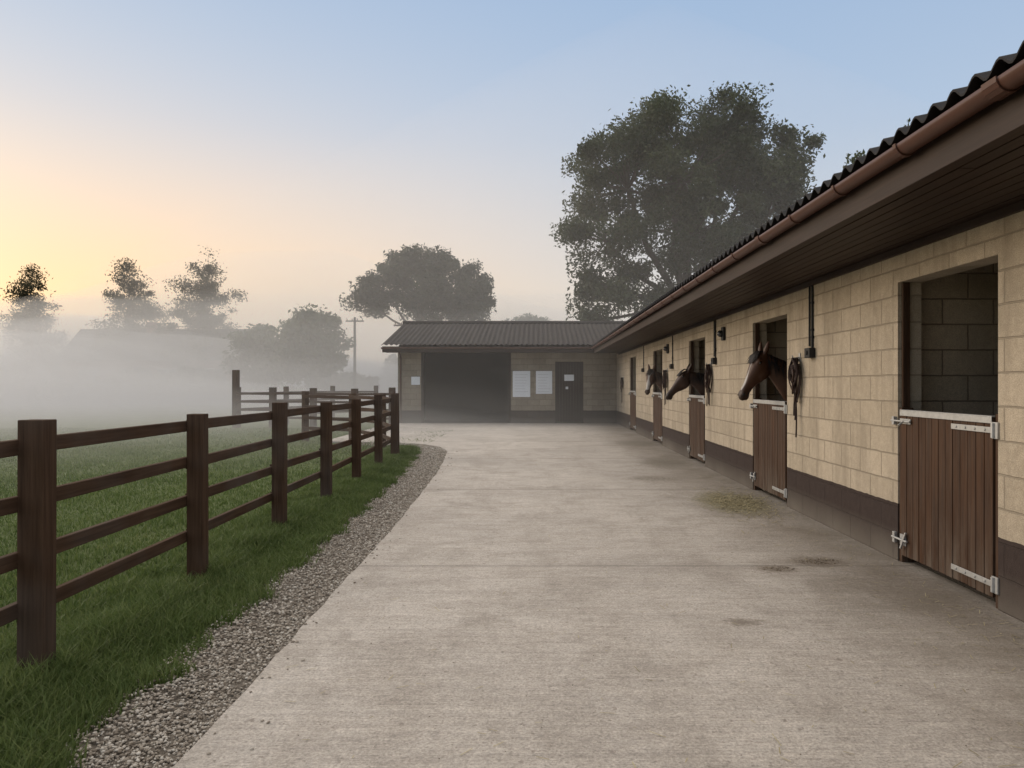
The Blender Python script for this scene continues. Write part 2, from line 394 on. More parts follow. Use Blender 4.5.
fence('wooden_fence',[(-10.6,27.3),(-9.6,29.5),(-8.5,32),(-7.2,34.5)],zt=1.4,side=1,pw=.15)

# ---------------------------------------------------------------- stable block
ST=empty('stable_building')
doors=[(5.11,6.53),(9.42,10.92),(14.02,15.5),(18.8,20.3),(23.8,25.35)]
ZT=2.36; ZW=2.65
Y0=-5.0; Y1=29.6; XB=6.9
mb=MB(); edges=[Y0]+[v for d in doors for v in d]+[Y1]
for i in range(0,len(edges),2): mb.box(XW,XW+.2,edges[i],edges[i+1],-.05,ZW,axis='y')
for a,b in doors: mb.box(XW,XW+.2,a,b,ZT,ZW,axis='y')
mb.build('front_wall',M['wall'],ST)
mb=MB()
parts=[3.6]+[d[1]+.32 for d in doors]
for p in parts: mb.box(XW+.203,XB-.003,p-.07,p+.07,-.02,3.1,axis='x')
mb.box(XB,XB+.2,Y0,Y1,-.05,3.7,axis='y')
mb.box(XW+.203,XB-.003,Y0,Y0+.2,-.05,3.1,axis='x')
mb.build('partition_walls',M['inwall'],ST)
mb=MB(); mb.poly([(XW+.1,Y0,.004),(XB,Y0,.004),(XB,Y1,.004),(XW+.1,Y1,.004)]); mb.build('stable_floor',M['gravel'],ST)
def roofsheet(name,mat,xa,za,xb,zb,ya,yb,per=.19,amp=.028,along='y',parent=None,thick=.012):
    nseg=int((yb-ya)/per*8); v=[];f=[]
    for i in range(nseg+1):
        t=ya+(yb-ya)*i/nseg; o=amp*math.cos(2*math.pi*t/per)
        for (px,pz) in ((xa,za),(xb,zb)):
            for th in (0,-thick):
                v.append((px,t,pz+o+th) if along=='y' else (t,px,pz+o+th))
    for i in range(nseg):
        a=i*4;b=a+4
        f+=[(a,a+2,b+2,b),(a+1,b+1,b+3,a+3),(a,b,b+1,a+1),(a+2,a+3,b+3,b+2)]
    me=bpy.data.meshes.new(name); me.from_pydata(v,[],f); me.materials.append(mat); me.update()
    ob=bpy.data.objects.new(name,me); COL.objects.link(ob); ob.parent=parent; return ob
XE=2.12
roofsheet('roof',M['roof'],XE-.07,2.925,6.9,3.95,Y0-.3,29.4,parent=ST)
roofsheet('roof_rear',M['roof'],11.0,2.95,6.9,3.95,Y0-.3,29.4,parent=ST)
mb=MB()
nb=9; bw=(XW-XE-.03)/nb
for i in range(nb):
    x0=XE+.03+i*bw
    yy=Y0
    while yy<Y1-1:
        L=random.uniform(3.2,4.8); y2=min(yy+L,Y1-.9)
        mb.box(x0+.006,x0+bw-.006,yy,y2-.002,ZW+.002+random.uniform(0,.003),ZW+.022,axis='y'); yy=y2
mb.build('soffit',M['soffit'],ST)
mb=MB(); mb.box(XE,XE+.026,Y0,Y1-.9,2.63,2.855,axis='y')
mb.box(XE+.03,XW,Y0,Y0+.03,2.66,2.85,axis='x'); mb.build('fascia',M['soffit'],ST,bevel=.003)
def gutter(name,p0,p1,r,parent,nrm):
    p0=Vector(p0);p1=Vector(p1);v=[];f=[];n=Vector(nrm)
    K=10
    for p in (p0,p1):
        for rr in (r,r-.005):
            for k in range(K+1):
                a=math.pi+math.pi*k/K; v.append(p+n*math.cos(a)*rr+Vector((0,0,1))*math.sin(a)*rr)
    W=(K+1)
    for k in range(K):
        f.append((k,k+1,2*W+k+1,2*W+k)); f.append((W+k+1,W+k,3*W+k,3*W+k+1))
    f.append((0,2*W,3*W,W)); f.append((K,W+K,3*W+K,2*W+K))
    me=bpy.data.meshes.new(name); me.from_pydata([tuple(x) for x in v],[],f); me.materials.append(M['gutter'])
    me.polygons.foreach_set('use_smooth',[True]*len(f)); me.update()
    ob=bpy.data.objects.new(name,me); COL.objects.link(ob); ob.parent=parent
gutter('gutter',(XE-.062,Y0,2.835),(XE-.062,28.65,2.835),.058,ST,(1,0,0))
mb=MB()
yy=Y0+.3
while yy<28.4:
    for rr in (.064,):
        pts=[(XE-.062+rr*math.cos(a),yy,2.835+rr*math.sin(a)) for a in np.linspace(math.pi*.98,2*math.pi,9)]
        wv=.035 if int(round(yy/.9))%4 else .11
        for a,b in zip(pts,pts[1:]): mb.bar(a,b,wv,.006,up=(XE-.062-a[0],0,2.836-a[2]))
    yy+=.9
mb.build('gutter_brackets',M['gutter'],ST)
for di,(a,b) in enumerate(doors):
    D=empty('stable_door'); D.parent=ST; fw=.05
    mb=MB()
    mb.box(XW+.012,XW+.11,a+.002,a+fw,0.0,1.30); mb.box(XW+.012,XW+.11,b-fw,b-.002,0.0,1.30)
    mb.box(XW+.03,XW+.09,a+.002,a+.03,1.302,ZT-.002); mb.box(XW+.03,XW+.09,b-.03,b-.002,1.302,ZT-.002)
    mb.build('door_frame',M['door'],D,bevel=.003)
    mb=MB(); n=13; w=(b-a-2*fw-.016)/n
    for k in range(n):
        y=a+fw+.008+k*w
        mb.box(XW-.003+random.uniform(0,.004),XW+.026,y+.003,y+w-.003,.07+random.uniform(-.006,.006),1.275)
    mb.box(XW+.027,XW+.05,a+fw+.01,b-fw-.01,.09,.2,axis='y'); mb.box(XW+.027,XW+.05,a+fw+.01,b-fw-.01,1.14,1.26,axis='y')
    mb.build('door_leaf',M['door'],D,bevel=.004)
    mb=MB()
    mb.box(XW-.012,XW+.056,a+fw+.006,b-fw-.006,1.277,1.285,axis='y')
    mb.box(XW-.012,XW-.008,a+fw+.006,b-fw-.006,1.235,1.277,axis='y')
    for z in (1.19,.16):
        mb.box(XW-.013,XW-.006,a+.0,a+.56,z-.02,z+.02,axis='y')
        mb.tube([(XW-.018,a+.03,z-.05),(XW-.018,a+.03,z+.05)],.014,8)
        mb.box(XW-.014,XW+.0,a-.015,a+.055,z-.055,z+.055)
        for k in range(4): mb.tube([(XW-.013,a+.13+k*.12,z),(XW-.020,a+.13+k*.12,z)],.010,6)
    z=1.19
    mb.box(XW-.012,XW-.004,b-.24,b-.06,z-.022,z+.022,axis='y'); mb.tube([(XW-.024,b-.26,z),(XW-.024,b+.07,z)],.009,8)
    mb.box(XW-.03,XW-.001,b+.015,b+.05,z-.035,z+.035); mb.bar((XW-.03,b-.16,z),(XW-.075,b-.17,z-.03),.014,.012)
    z=.2
    mb.box(XW-.012,XW-.004,b-.16,b-.06,z-.045,z+.045); mb.tube([(XW-.022,b-.2,z),(XW-.022,b+.06,z)],.010,8)
    mb.box(XW-.026,XW-.001,b+.01,b+.05,z-.045,z+.045); mb.bar((XW-.02,b-.18,z+.07),(XW-.03,b-.11,z-.07),.016,.016)
    mb.build('door_ironmongery',M['galv'],D,bevel=.002)
mb=MB(); mb.box(XW-.03,XW-.001,Y0,Y1-.9,2.59,2.648,axis='y'); mb.build('wall_batten',M['soffit'],ST)

def conduit(y,zb,box=True,double=True):
    C=empty('electrical_conduit')
    mb=MB()
    mb.tube([(XW-.014,y,2.589),(XW-.014,y,zb)],.013,8)
    if double: mb.tube([(XW-.014,y+.09,2.589),(XW-.014,y+.09,zb+.02)],.011,8)
    for z in (2.4,2.1,zb+.12): mb.box(XW-.030,XW-.0,y-.022,y+.022,z-.012,z+.012)
    mb.build('pipe',M['black'],C,smooth=False)
    if box:
        mb=MB(); mb.box(XW-.07,XW-.001,y-.06,y+.1,zb-.11,zb); mb.box(XW-.085,XW-.0701,y-.01,y+.03,zb-.08,zb-.03); mb.build('switch_box',M['black'],C,bevel=.008)
conduit(8.52,1.9); conduit(13.15,1.95); conduit(17.3,1.95,True,False); conduit(22.0,1.95,True,False)
def walllight(y,z):
    C=empty('wall_light'); mb=MB()
    mb.box(XW-.05,XW-.001,y-.07,y+.07,z-.11,z+.11); mb.build('lamp_body',M['black'],C,bevel=.015)
    mb=MB(); mb.tube([(XW-.05,y,z),(XW-.09,y,z),(XW-.12,y,z)],[.055,.055,.03],12); mb.build('lamp_lens',M['glass'],C,smooth=True)
walllight(12.55,2.32); walllight(17.9,2.32)
def headcollar(y,z,scale=1,seed=0):
    r=random.Random(seed); C=empty('headcollar',(XW,y,z)); 
    mb=MB()
    mb.bar((-.001,0,.03),(-.012,0,.03),.05,.10,up=(0,0,1)); mb.tube([(-.01,0,.03),(-.08,0,.02),(-.095,0,.05)],.009,6)
    o=mb.build('hook',M['galv'],C)
    mb=MB()
    for k in range(7):
        w=r.uniform(.04,.13)*scale; L=r.uniform(.28,.5)*scale; off=r.uniform(-.03,.03); x0=-.03-.011*k
        pts=[(x0+ .01*math.sin(3*t),off*math.sin(t/2)*1.5+w*math.sin(t)*(.6+.4*math.sin(t/2)),.02-L*(1-math.cos(t))/2) for t in np.linspace(0,2*math.pi,22)]
        mb.tube(pts,.0085,6,mi=k%2)
    for k in range(3):
        a=r.uniform(-.05,.05); L=r.uniform(.6,.85)*scale
        pts=[(-.05-.01*k,a*t+.02*math.sin(6*t+k),.02-L*t) for t in np.linspace(0,1,12)]
        mb.tube(pts,.009,6)
    for (cz,w,h) in ((-.18,.11,.07),(-.33,.09,.06)):
        pts=[(-.09+.03*math.cos(t),w*math.cos(t),cz+h*math.sin(t)) for t in np.linspace(0,2*math.pi,18)]
        mb.tube(pts,.011,6,mi=1)
    for k in range(5):
        cz=-.08-.022*k; pts=[(-.06+.04*math.cos(t),.045*math.sin(t),cz+.004*t) for t in np.linspace(0,2*math.pi,14)]
        mb.tube(pts,.011,6)
    mb.build('straps_and_rope',[M['rope'],M['rope2']],C,smooth=True)
headcollar(8.95,1.78,1.1,1); headcollar(13.5,1.82,1.0,2); headcollar(18.05,1.8,1.0,3); headcollar(27.2,1.7,1.1,4)

# ---------------------------------------------------------------- end barn
BN=empty('barn_building'); YB=29.6; XL=-5.35
mb=MB(); ob=(-4.45,-1.0); dr=(.70,1.78); BT=2.92
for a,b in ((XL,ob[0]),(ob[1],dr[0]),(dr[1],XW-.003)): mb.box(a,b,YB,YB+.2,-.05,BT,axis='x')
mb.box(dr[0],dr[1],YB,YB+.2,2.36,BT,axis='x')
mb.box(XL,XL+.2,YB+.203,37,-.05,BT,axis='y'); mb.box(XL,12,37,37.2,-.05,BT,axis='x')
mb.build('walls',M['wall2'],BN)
mb=MB(); mb.box(ob[0],ob[1],YB+.02,YB+.18,2.86,2.92,axis='x'); mb.box(ob[0],ob[0]+.09,YB-.02,YB+.1,0,2.86); mb.box(ob[1]-.09,ob[1],YB-.02,YB+.1,0,2.86)
mb.build('opening_frame',M['dkwood'],BN)
mb=MB(); mb.box(ob[0]-.3,ob[1]+.3,YB+3.2,YB+3.3,0,2.9,axis='x'); mb.box(ob[1]+.3,ob[1]+.4,YB+.22,YB+3.2,0,2.9,axis='y');mb.box(ob[0]-.4,ob[0]-.3,YB+.22,YB+3.2,0,2.9,axis='y'); mb.build('interior_walls',M['dark'],BN)
mb=MB(); mb.poly([(ob[0]-.3,YB+.1,.004),(ob[1]+.3,YB+.1,.004),(ob[1]+.3,YB+3.2,.004),(ob[0]-.3,YB+3.2,.004)]); mb.build('floor',M['dark'],BN)
mb=MB()
for k in range(9):
    w=(dr[1]-dr[0]-.12)/9; mb.box(dr[0]+.06+k*w+.002,dr[0]+.06+(k+1)*w-.002,YB+.01,YB+.05,.04,2.30)
mb.box(dr[0]+.001,dr[0]+.06,YB-.01,YB+.1,0,2.36); mb.box(dr[1]-.06,dr[1]-.001,YB-.01,YB+.1,0,2.36); mb.box(dr[0]+.06,dr[1]-.06,YB-.01,YB+.1,2.30,2.358,axis='x')
mb.build('door',M['dkwood'],BN,bevel=.004)
mb=MB(); mb.box(1.05,1.42,YB-.004,YB+.008,1.62,1.86,axis='x'); mb.box(1.1,1.2,YB-.006,YB+.008,1.3,1.4,axis='x')
mb.box(-.93,-.26,YB-.03,YB-.001,1.0,2.0,axis='x'); mb.box(-.04,.58,YB-.03,YB-.001,1.12,2.0,axis='x'); mb.box(-4.83,-4.5,YB-.02,YB-.001,1.47,1.78,axis='x')
mb.build('notices',M['paper'],BN)
mb=MB()
for (a,b,c,d) in ((-.93,-.26,1.0,2.0),(-.04,.58,1.12,2.0)):
    for k in range(7):
        z=d-.14-k*.11; 
        if z<c+.05: break
        mb.box(a+.07,b-.07-.15*random.random(),YB-.034,YB-.0301,z,z+.012,axis='x')
mb.build('notice_text',mat_simple('printed_text',(.45,.45,.46),.7,0,.2,5,0),BN)
roofsheet('roof',M['roof2'],YB-.95,2.97,33.4,4.12,XL-.45,12,along='x',parent=BN,amp=.022)
roofsheet('roof_rear',M['roof2'],37.9,2.97,33.4,4.12,XL-.45,12,along='x',parent=BN,amp=.022)
mb=MB(); mb.tube([(XL-.47,33.4,4.15),(12,33.4,4.15)],.09,10); mb.build('ridge_cap',M['roof2'],BN)
mb=MB(); mb.box(XL-.42,XE+.0,YB-.9,YB-.874,2.68,2.90,axis='x')
mb.box(XL-.42,XW,YB-.873,YB-.002,2.70,2.722,axis='x')
mb.build('fascia',M['soffit'],BN)
gutter('gutter',(XL-.45,YB-.955,2.86),(XE-.1,YB-.955,2.86),.058,BN,(0,1,0))
mb=MB(); mb.poly([(XL,YB,BT),(XL,37,BT),(XL,33.4,4.05)]); mb.build('gable',M['dkwood'],BN)
mb=MB(); mb.tube([(XL+.15,YB-.95,2.8),(XL+.15,YB-.3,2.62),(XL+.12,YB-.06,2.5),(XL+.12,YB-.06,.05)],.035,8); mb.build('downpipe',M['gutter'],BN,smooth=True)

# ---------------------------------------------------------------- hay, debris
def scatter_straw(name,n,fx_,L=(.03,.12),w=.003):
    P=np.array([fx_() for _ in range(n)]); th=rng.uniform(0,2*np.pi,n); l=rng.uniform(*L,n)
    d=np.stack([np.cos(th),np.sin(th),rng.normal(0,.12,n)],1)*l[:,None]/2; s=np.stack([-np.sin(th),np.cos(th),np.zeros(n)],1)*w
    V=np.stack([P-d-s,P+d-s,P+d+s,P-d+s],1).reshape(-1,3); V[:,2]=np.maximum(V[:,2],.004)
    return npmesh(name,V,4,rng.uniform(0,1,n),M['straw'])
def hp():
    a=random.gauss(0,1); b=random.gauss(0,1)
    return (2.55+a*.2+b*.04, 9.75+b*.5, .006+.012*random.random()*math.exp(-(a*a+b*b)/2))
scatter_straw('hay_pile',1300,hp,(.04,.14),.0035)
def hs():
    return (random.choice([random.uniform(-1.3,3),3.0-abs(random.gauss(0,.4)),3.0-abs(random.gauss(0,.4))]),3+18*random.random()**1.3,.006)
scatter_straw('scattered_straw',1200,hs,(.015,.08),.002)
def clump(name,x,y,r,n):
    t=rng.uniform(0,2*np.pi,n); rr=r*np.sqrt(rng.random(n)); 
    o=stones(name,x+rr*np.cos(t)*1.5,y+rr*np.sin(t),np.full(n,.002),rng.uniform(.003,.009,n),M['dung'],.35)
clump('mud_crumbs',2.38,6.5,.12,90); clump('mud_crumbs',1.95,6.25,.09,60); clump('mud_crumbs',1.85,12.2,.25,50)
n=500; clx=rng.uniform(-1.3,3,n); cly=2.5+17*rng.random(n)**1.4
stones('loose_grit',clx,cly,np.full(n,.002),rng.uniform(.0015,.004,n),M['dung'])

# ---------------------------------------------------------------- trees
def tree(name,base,forkh,lobes,ncl,nleaf,leaf,csd,trunk_r,leafmat,twig=.5,droop=0,seed=1,inner=.45):
    r=np.random.default_rng(seed); T=empty(name,base); mb=MB()
    fork=np.array([0,0,forkh])
    tp=[(0,0,-.3),(trunk_r*.2,0,forkh*.35),(-trunk_r*.2,.1,forkh*.7),tuple(fork)]
    mb.tube(tp,[trunk_r*1.35,trunk_r,trunk_r*.9,trunk_r*.75],10)
    vols=np.array([l[3]*l[4]*l[5] for l in lobes])**.66; pr=vols/vols.sum()
    cl=[]
    for li,l in enumerate(lobes):
        c=np.array(l[:3]); R=np.array(l[3:6])
        st=np.array([0,0,forkh*r.uniform(.75,1)]); mid=st*.45+c*.55+r.normal(0,.3,3)*min(R)*.3; mid[2]-=abs(c[2]-st[2])*.08
        tr=trunk_r*(.25+.35*pr[li]*len(lobes)/2); tr=min(tr,trunk_r*.6)
        mb.tube([tuple(st),tuple(st*.75+mid*.25+np.array([0,0,.1])),tuple(mid),tuple(c)],[tr,tr*.8,tr*.6,tr*.3],7)
        k=max(3,int(ncl*pr[li]))
        for _ in range(k):
            d=r.normal(0,1,3); d/=np.linalg.norm(d); rad=(inner+(1-inner)*r.random()**.6)*r.uniform(.85,1.12)
            p=c+d*R*rad
            if droop: p[2]-=droop*r.random()
            cl.append(p)
            if r.random()<twig:
                q0=c*.8+mid*.2; m2=(q0+p)/2+r.normal(0,.12,3)*min(R)*.5
                mb.tube([tuple(q0),tuple(m2),tuple(p)],[tr*.28,tr*.17,.012],5,cap=False)
    mb.build('trunk_and_limbs',M['bark'],T,smooth=True)
    cl=np.array(cl); K=len(cl)
    w=r.uniform(.15,1.6,K); idx=r.choice(K,nleaf,p=w/w.sum())
    sd=csd*r.uniform(.5,1.35,K)[idx][:,None]
    g=np.clip(r.normal(0,1,(nleaf,3)),-1.9,1.9)
    P=cl[idx]+g*sd*np.array([1,1,.72])
    d1=r.normal(0,1,(nleaf,3)); d1/=np.linalg.norm(d1,axis=1)[:,None]; d2=r.normal(0,1,(nleaf,3)); d2=np.cross(d1,d2); d2/=np.linalg.norm(d2,axis=1)[:,None]
    L=(leaf*r.uniform(.6,1.4,nleaf))[:,None]
    V=np.stack([P-d1*L,P+d2*L*.45,P+d1*L,P-d2*L*.45],1).reshape(-1,3)
    ct=r.uniform(0,.5,K)[idx]; zz=(P[:,2]-P[:,2].min())/(np.ptp(P[:,2])+1e-6)
    tone=np.clip(ct+r.uniform(0,.4,nleaf)+.15*zz,0,1)
    o=npmesh('foliage',V,4,tone,leafmat,T); return T
tree('ash_tree',(8.0,41,0),6.5,[(0,0,13.2,4.2,4.0,3.2),(-3.4,0,12.6,2.9,3,2.5),(3.8,0,12.9,3.0,3,2.6),(-4.7,.3,9.6,2.1,2.4,2.1),(4.3,0,9.4,2.4,2.5,2.2),(0,-.5,9.6,3.3,3.3,2.6),(-4.3,0,6.6,1.7,2.0,1.6),(-.6,0,15.4,2.2,2.1,1.6),(2.6,0,15.2,2.0,2.1,1.5),(5.3,0,11.8,1.4,1.6,1.3),(-5.0,0,4.8,1.2,1.4,1.5),(-2.2,0,6.2,1.4,1.6,1.6),(1.8,0,6.4,2.2,2.2,1.8)],
     280,125000,.11,.46,.5,M['leaf'],seed=3,inner=.5,twig=.8)
tree('pine_tree',(-9.0,60,0),6.0,[(0,0,9.4,3.0,2.6,1.7),(-2.8,0,8.8,2.6,2.2,1.2),(2.8,0,8.9,2.6,2.2,1.4),(0,0,11.0,2.6,2.2,1.2),(-4.1,0,7.8,1.5,1.7,.8),(3.9,0,8.2,1.7,1.7,1.2),(1.8,0,10.6,2.4,2,1.2),(1,0,7.5,2.6,2.3,1.1),(3.2,0,7.0,2,1.8,1.0),(-2,0,10.3,1.8,1.8,1.0)],
     150,45000,.14,.40,.38,M['leafpine'],seed=5,inner=.5)
tree('garden_tree',(-1.6,75,0),3,[(0,0,6.6,2.4,2,1.5),(1.2,0,6,1.6,1.6,1.2)],40,6000,.2,.5,.25,M['leaf'],seed=6)
def birch(base,H,seed,w=1.0,n=15000):
    r=random.Random(seed); lobes=[]
    k=14
    for i in range(k):
        t=i/(k-1); z=H*(.20+.76*t); R=w*(3.5*(1-t)**.62+.2)*r.uniform(.8,1.12)
        a=r.uniform(0,6.28); off=R*.3
        lobes.append((math.cos(a)*off,math.sin(a)*off,z,R,R,H*.055))
    tree('birch_tree',base,H*.6,lobes,260,n,.11,.40,.16,M['leafautumn'],twig=.95,droop=.8,seed=seed,inner=.25)
birch((-38.3,72,0),13.5,11,1.15,28000); birch((-30.4,71,0),13.7,42,1.35,36000); birch((-47.2,72,0),12.8,13,1.05,24000)
tree('hawthorn_tree',(-20.5,60,0),2.5,[(0,0,4.0,2.6,2.4,2.2),(1.7,0,3.4,2,2,1.8),(-1.8,0,3.2,2,2,1.8)],70,17000,.18,.42,.25,M['leaf'],seed=21)
tree('hawthorn_tree',(-16.8,58,0),2.8,[(0,0,5.0,2.3,2.2,2.5),(-1.8,0,3.9,1.9,2,1.9),(1.2,0,4.0,1.6,2,2.1)],80,19000,.18,.42,.28,M['leaf'],seed=22)
tree('alder_tree',(14.9,30,0),6,[(0,0,10.6,1.3,1.3,.9),(-1.0,0,9.3,1.6,1.6,1.5),(1,0,9,2,2,1.5)],60,12000,.10,.35,.25,M['leaf'],seed=23)
def hedge(name,x0,x1,y,h,n,seed):
    r=np.random.default_rng(seed); x=r.uniform(x0,x1,n); hh=h*(.75+.3*np.sin(x*.35)+.18*np.sin(x*1.1+2)+.1*np.sin(x*2.7))
    z=hh*r.random(n)**.7; yy=y+r.normal(0,1.0,n); P=np.stack([x,yy,z],1)
    d1=r.normal(0,1,(n,3)); d1/=np.linalg.norm(d1,axis=1)[:,None]; d2=np.cross(d1,r.normal(0,1,(n,3))); d2/=np.linalg.norm(d2,axis=1)[:,None]
    L=.38; V=np.stack([P-d1*L,P+d2*L*.6,P+d1*L,P-d2*L*.6],1).reshape(-1,3)
    npmesh(name,V,4,r.uniform(0,.7,n),M['leaf'])
hedge('distant_trees',-95,30,95,5.0,26000,31)
hedge('hedgerow',-60,-14,66,2.4,16000,32)

HB=empty('brick_house'); hy=68
mb=MB(); mb.box(-42,-25.5,hy,hy+7,-.1,3.6,axis='x'); mb.build('walls',M['brick'],HB)
mb=MB()
mb.poly([(-42.4,hy-.4,3.55),(-25.1,hy-.4,3.55),(-25.1,hy+3.5,6.6),(-42.4,hy+3.5,6.6)]); mb.poly([(-25.1,hy+7.4,3.55),(-42.4,hy+7.4,3.55),(-42.4,hy+3.5,6.6),(-25.1,hy+3.5,6.6)])
mb.build('roof',M['slate'],HB)
mb=MB(); mb.poly([(-42,hy,3.6),(-42,hy+7,3.6),(-42,hy+3.5,6.5)]); mb.poly([(-25.5,hy,3.6),(-25.5,hy+7,3.6),(-25.5,hy+3.5,6.5)]); mb.box(-36,-35.2,hy+3,hy+4,5.5,7.2); mb.build('gables_and_chimney',M['brick'],HB)
mb=MB()
for x in (-40.5,-37,-33.5,-29.5): mb.box(x,x+1.8,hy-.06,hy-.003,1.3,2.8,axis='x')
mb.build('windows',M['glass'],HB)
mb=MB()
for x in (-40.5,-37,-33.5,-29.5):
    mb.box(x-.08,x+1.88,hy-.09,hy-.062,2.8,2.9,axis='x'); mb.box(x-.08,x+1.88,hy-.09,hy-.062,1.2,1.3,axis='x'); mb.box(x+.86,x+.94,hy-.09,hy-.062,1.3,2.8)
mb.build('window_frames',M['white'],HB)
def pole(x,y,h):
    U=empty('utility_pole',(x,y,0)); mb=MB(); mb.tube([(0,0,-.2),(0,0,h)],[.13,.09],8); mb.bar((-.7,0,h-.3),(.7,0,h-.3),.09,.1)
    for k in (-.6,-.2,.2,.6): mb.tube([(k,0,h-.25),(k,0,h-.1)],.03,6)
    mb.build('pole',M['bark'],U)
pole(-14.2,60,6.7); pole(-8.6,50,5.6)

# ---------------------------------------------------------------- horses
def horse(wx,wy,seed,yaw=0.0,pitch=60,pollz=1.88,pollx=.27,coat=(.075,.032,.016),blaze=.02,scale=1.0,hk=1.1):
    H=empty('horse',(wx,wy,0)); H.rotation_euler=(0,0,math.pi)
    mb=MB()
    def sup(c,ex,ey,fr,bk,w,seg=20,e=.85):
        pts=[]
        for k in range(seg):
            a=2*math.pi*k/seg; ca,sa=math.cos(a),math.sin(a)
            u=math.copysign(abs(ca)**e,ca); v=math.copysign(abs(sa)**e,sa)
            pts.append(c+ex*(u*(fr if u>0 else bk))+ey*(v*w))
        return pts
    def loft(secs):
        b=len(mb.v); n=len(secs[0]); 
        for sct in secs: mb.v+=sct
        for i in range(len(secs)-1):
            for k in range(n):
                k2=(k+1)%n; mb.f.append((b+i*n+k,b+i*n+k2,b+(i+1)*n+k2,b+(i+1)*n+k)); mb.uv+=[(0,0)]*4; mb.mi.append(0)
        mb.f.append(tuple(b+k for k in reversed(range(n)))); mb.uv+=[(0,0)]*n; mb.mi.append(0)
        o=b+(len(secs)-1)*n; mb.f.append(tuple(o+k for k in range(n))); mb.uv+=[(0,0)]*n; mb.mi.append(0)
    pr=math.radians(pitch); Rz=Matrix.Rotation(yaw,3,'Z')
    poll=Vector((pollx,0,pollz))
    ax=(Rz@Vector((math.cos(pr),0,-math.sin(pr))))*hk; nf=(Rz@Vector((math.sin(pr),0,math.cos(pr))))*hk; lt=(Rz@Vector((0,1,0)))*hk
    hp=lambda s_,f_,l_: poll+ax*s_+nf*f_+lt*l_
    hs=[(-.045,.02,.03,.035),(-.02,.045,.06,.06),(.04,.075,.10,.08),(.11,.088,.135,.098),(.17,.088,.158,.098),(.23,.080,.158,.086),(.29,.070,.130,.068),(.35,.062,.092,.056),(.41,.056,.068,.048),(.47,.056,.060,.048),(.52,.056,.058,.053),(.56,.046,.054,.050),(.59,.030,.040,.036),(.603,.012,.02,.016)]
    loft([sup(poll+ax*a,nf,lt,f,b,w) for a,f,b,w in hs])
    def blob(c,r3,axes):
        secs=[]
        for i in range(1,8):
            t=math.pi*i/8; secs.append([c+axes[0]*(-math.cos(t)*r3[0])+axes[1]*(math.sin(t)*r3[1]*math.cos(a))+axes[2]*(math.sin(t)*r3[2]*math.sin(a)) for a in [2*math.pi*k/12 for k in range(12)]])
        loft(secs)
    blob(hp(.535,-.055,0),(.045,.024,.032),(ax,nf,lt))
    for sgn in (-1,1):
        blob(hp(.53,.022,sgn*.036),(.036,.028,.022),(ax,nf,lt))
        blob(hp(.115,.055,sgn*.076),(.045,.024,.026),(ax,nf,lt))
        blob(hp(.19,-.075,sgn*.062),(.095,.08,.034),(ax,nf,lt))
        eb=hp(-.015,.02,sgn*.048); ed=(-ax*.95+nf*.28+lt*sgn*.22).normalized(); ee=ed.cross(lt).normalized(); l1=lt.normalized()
        loft([sup(eb+ed*t*hk,ee,l1,f*hk,f*.7*hk,w*hk,10,1) for t,f,w in ((-.03,.03,.03),(.02,.034,.032),(.06,.036,.036),(.10,.028,.030),(.14,.015,.017),(.165,.004,.005))])
    nA=Vector((-.42,0,1.24)); nE=poll-nf*.045+ax*.035
    pts=[nA,nA.lerp(nE,.33)+Vector((0,0,.0)),nA.lerp(nE,.66)+Vector((0,0,.035)),nE.lerp(poll,.1)]
    rad=[(.30,.33,.17),(.225,.235,.125),(.16,.175,.098),(.09,.115,.078)]
    secs=[]
    NN=9
    for i in range(NN):
        t=i/(NN-1)*3; k=min(int(t),2); u=t-k
        c=pts[k].lerp(pts[k+1],u); rr=[rad[k][j]*(1-u)+rad[k+1][j]*u for j in range(3)]
        d=(pts[k+1]-pts[k]).normalized(); up=Vector((0,1,0)).cross(d)*-1
        if up.z<0: up=-up
        secs.append(sup(c,up.normalized(),Vector((0,1,0)),rr[0],rr[1],rr[2],20,1))
    loft(secs)
    X,Z,Yv=Vector((1,0,0)),Vector((0,0,1)),Vector((0,1,0))
    tr=[(-.08,1.12,.12,.14,.10),(-.14,1.14,.22,.26,.18),(-.35,1.18,.33,.36,.24),(-.65,1.18,.31,.36,.27),(-1.0,1.18,.28,.34,.29),(-1.35,1.20,.30,.30,.28),(-1.65,1.24,.29,.32,.27),(-1.9,1.22,.22,.28,.22),(-2.02,1.18,.10,.14,.12)]
    loft([sup(Vector((a,0,b)),Z,Yv,f,k,w,20,1) for a,b,f,k,w in tr])
    for sgn in (-1,1):
        loft([sup(Vector((x,sgn*.16,z)),X,Yv,r,r,r*.8,12,1) for x,z,r in ((-.32,1.15,.15),(-.30,.85,.10),(-.30,.56,.058),(-.30,.48,.062),(-.30,.42,.045),(-.31,.18,.04),(-.28,.12,.05),(-.25,.06,.052),(-.24,0,.07))])
        loft([sup(Vector((x,sgn*.16,z)),X,Yv,r,r,r*.75,12,1) for x,z,r in ((-1.7,1.2,.22),(-1.68,.95,.17),(-1.74,.75,.10),(-1.86,.58,.062),(-1.88,.50,.06),(-1.84,.40,.045),(-1.82,.18,.04),(-1.79,.12,.05),(-1.76,.06,.052),(-1.75,0,.07))])
    loft([sup(Vector((x,0,z)),X,Yv,r,r,r,10,1) for x,z,r in ((-1.95,1.38,.05),(-2.07,1.3,.06),(-2.12,1.0,.07),(-2.12,.7,.06),(-2.1,.45,.02))])
    tmp=mb.build('tmp',M['horse'])
    rm=tmp.modifiers.new('r','REMESH'); rm.mode='VOXEL'; rm.voxel_size=.0125; rm.use_smooth_shade=True
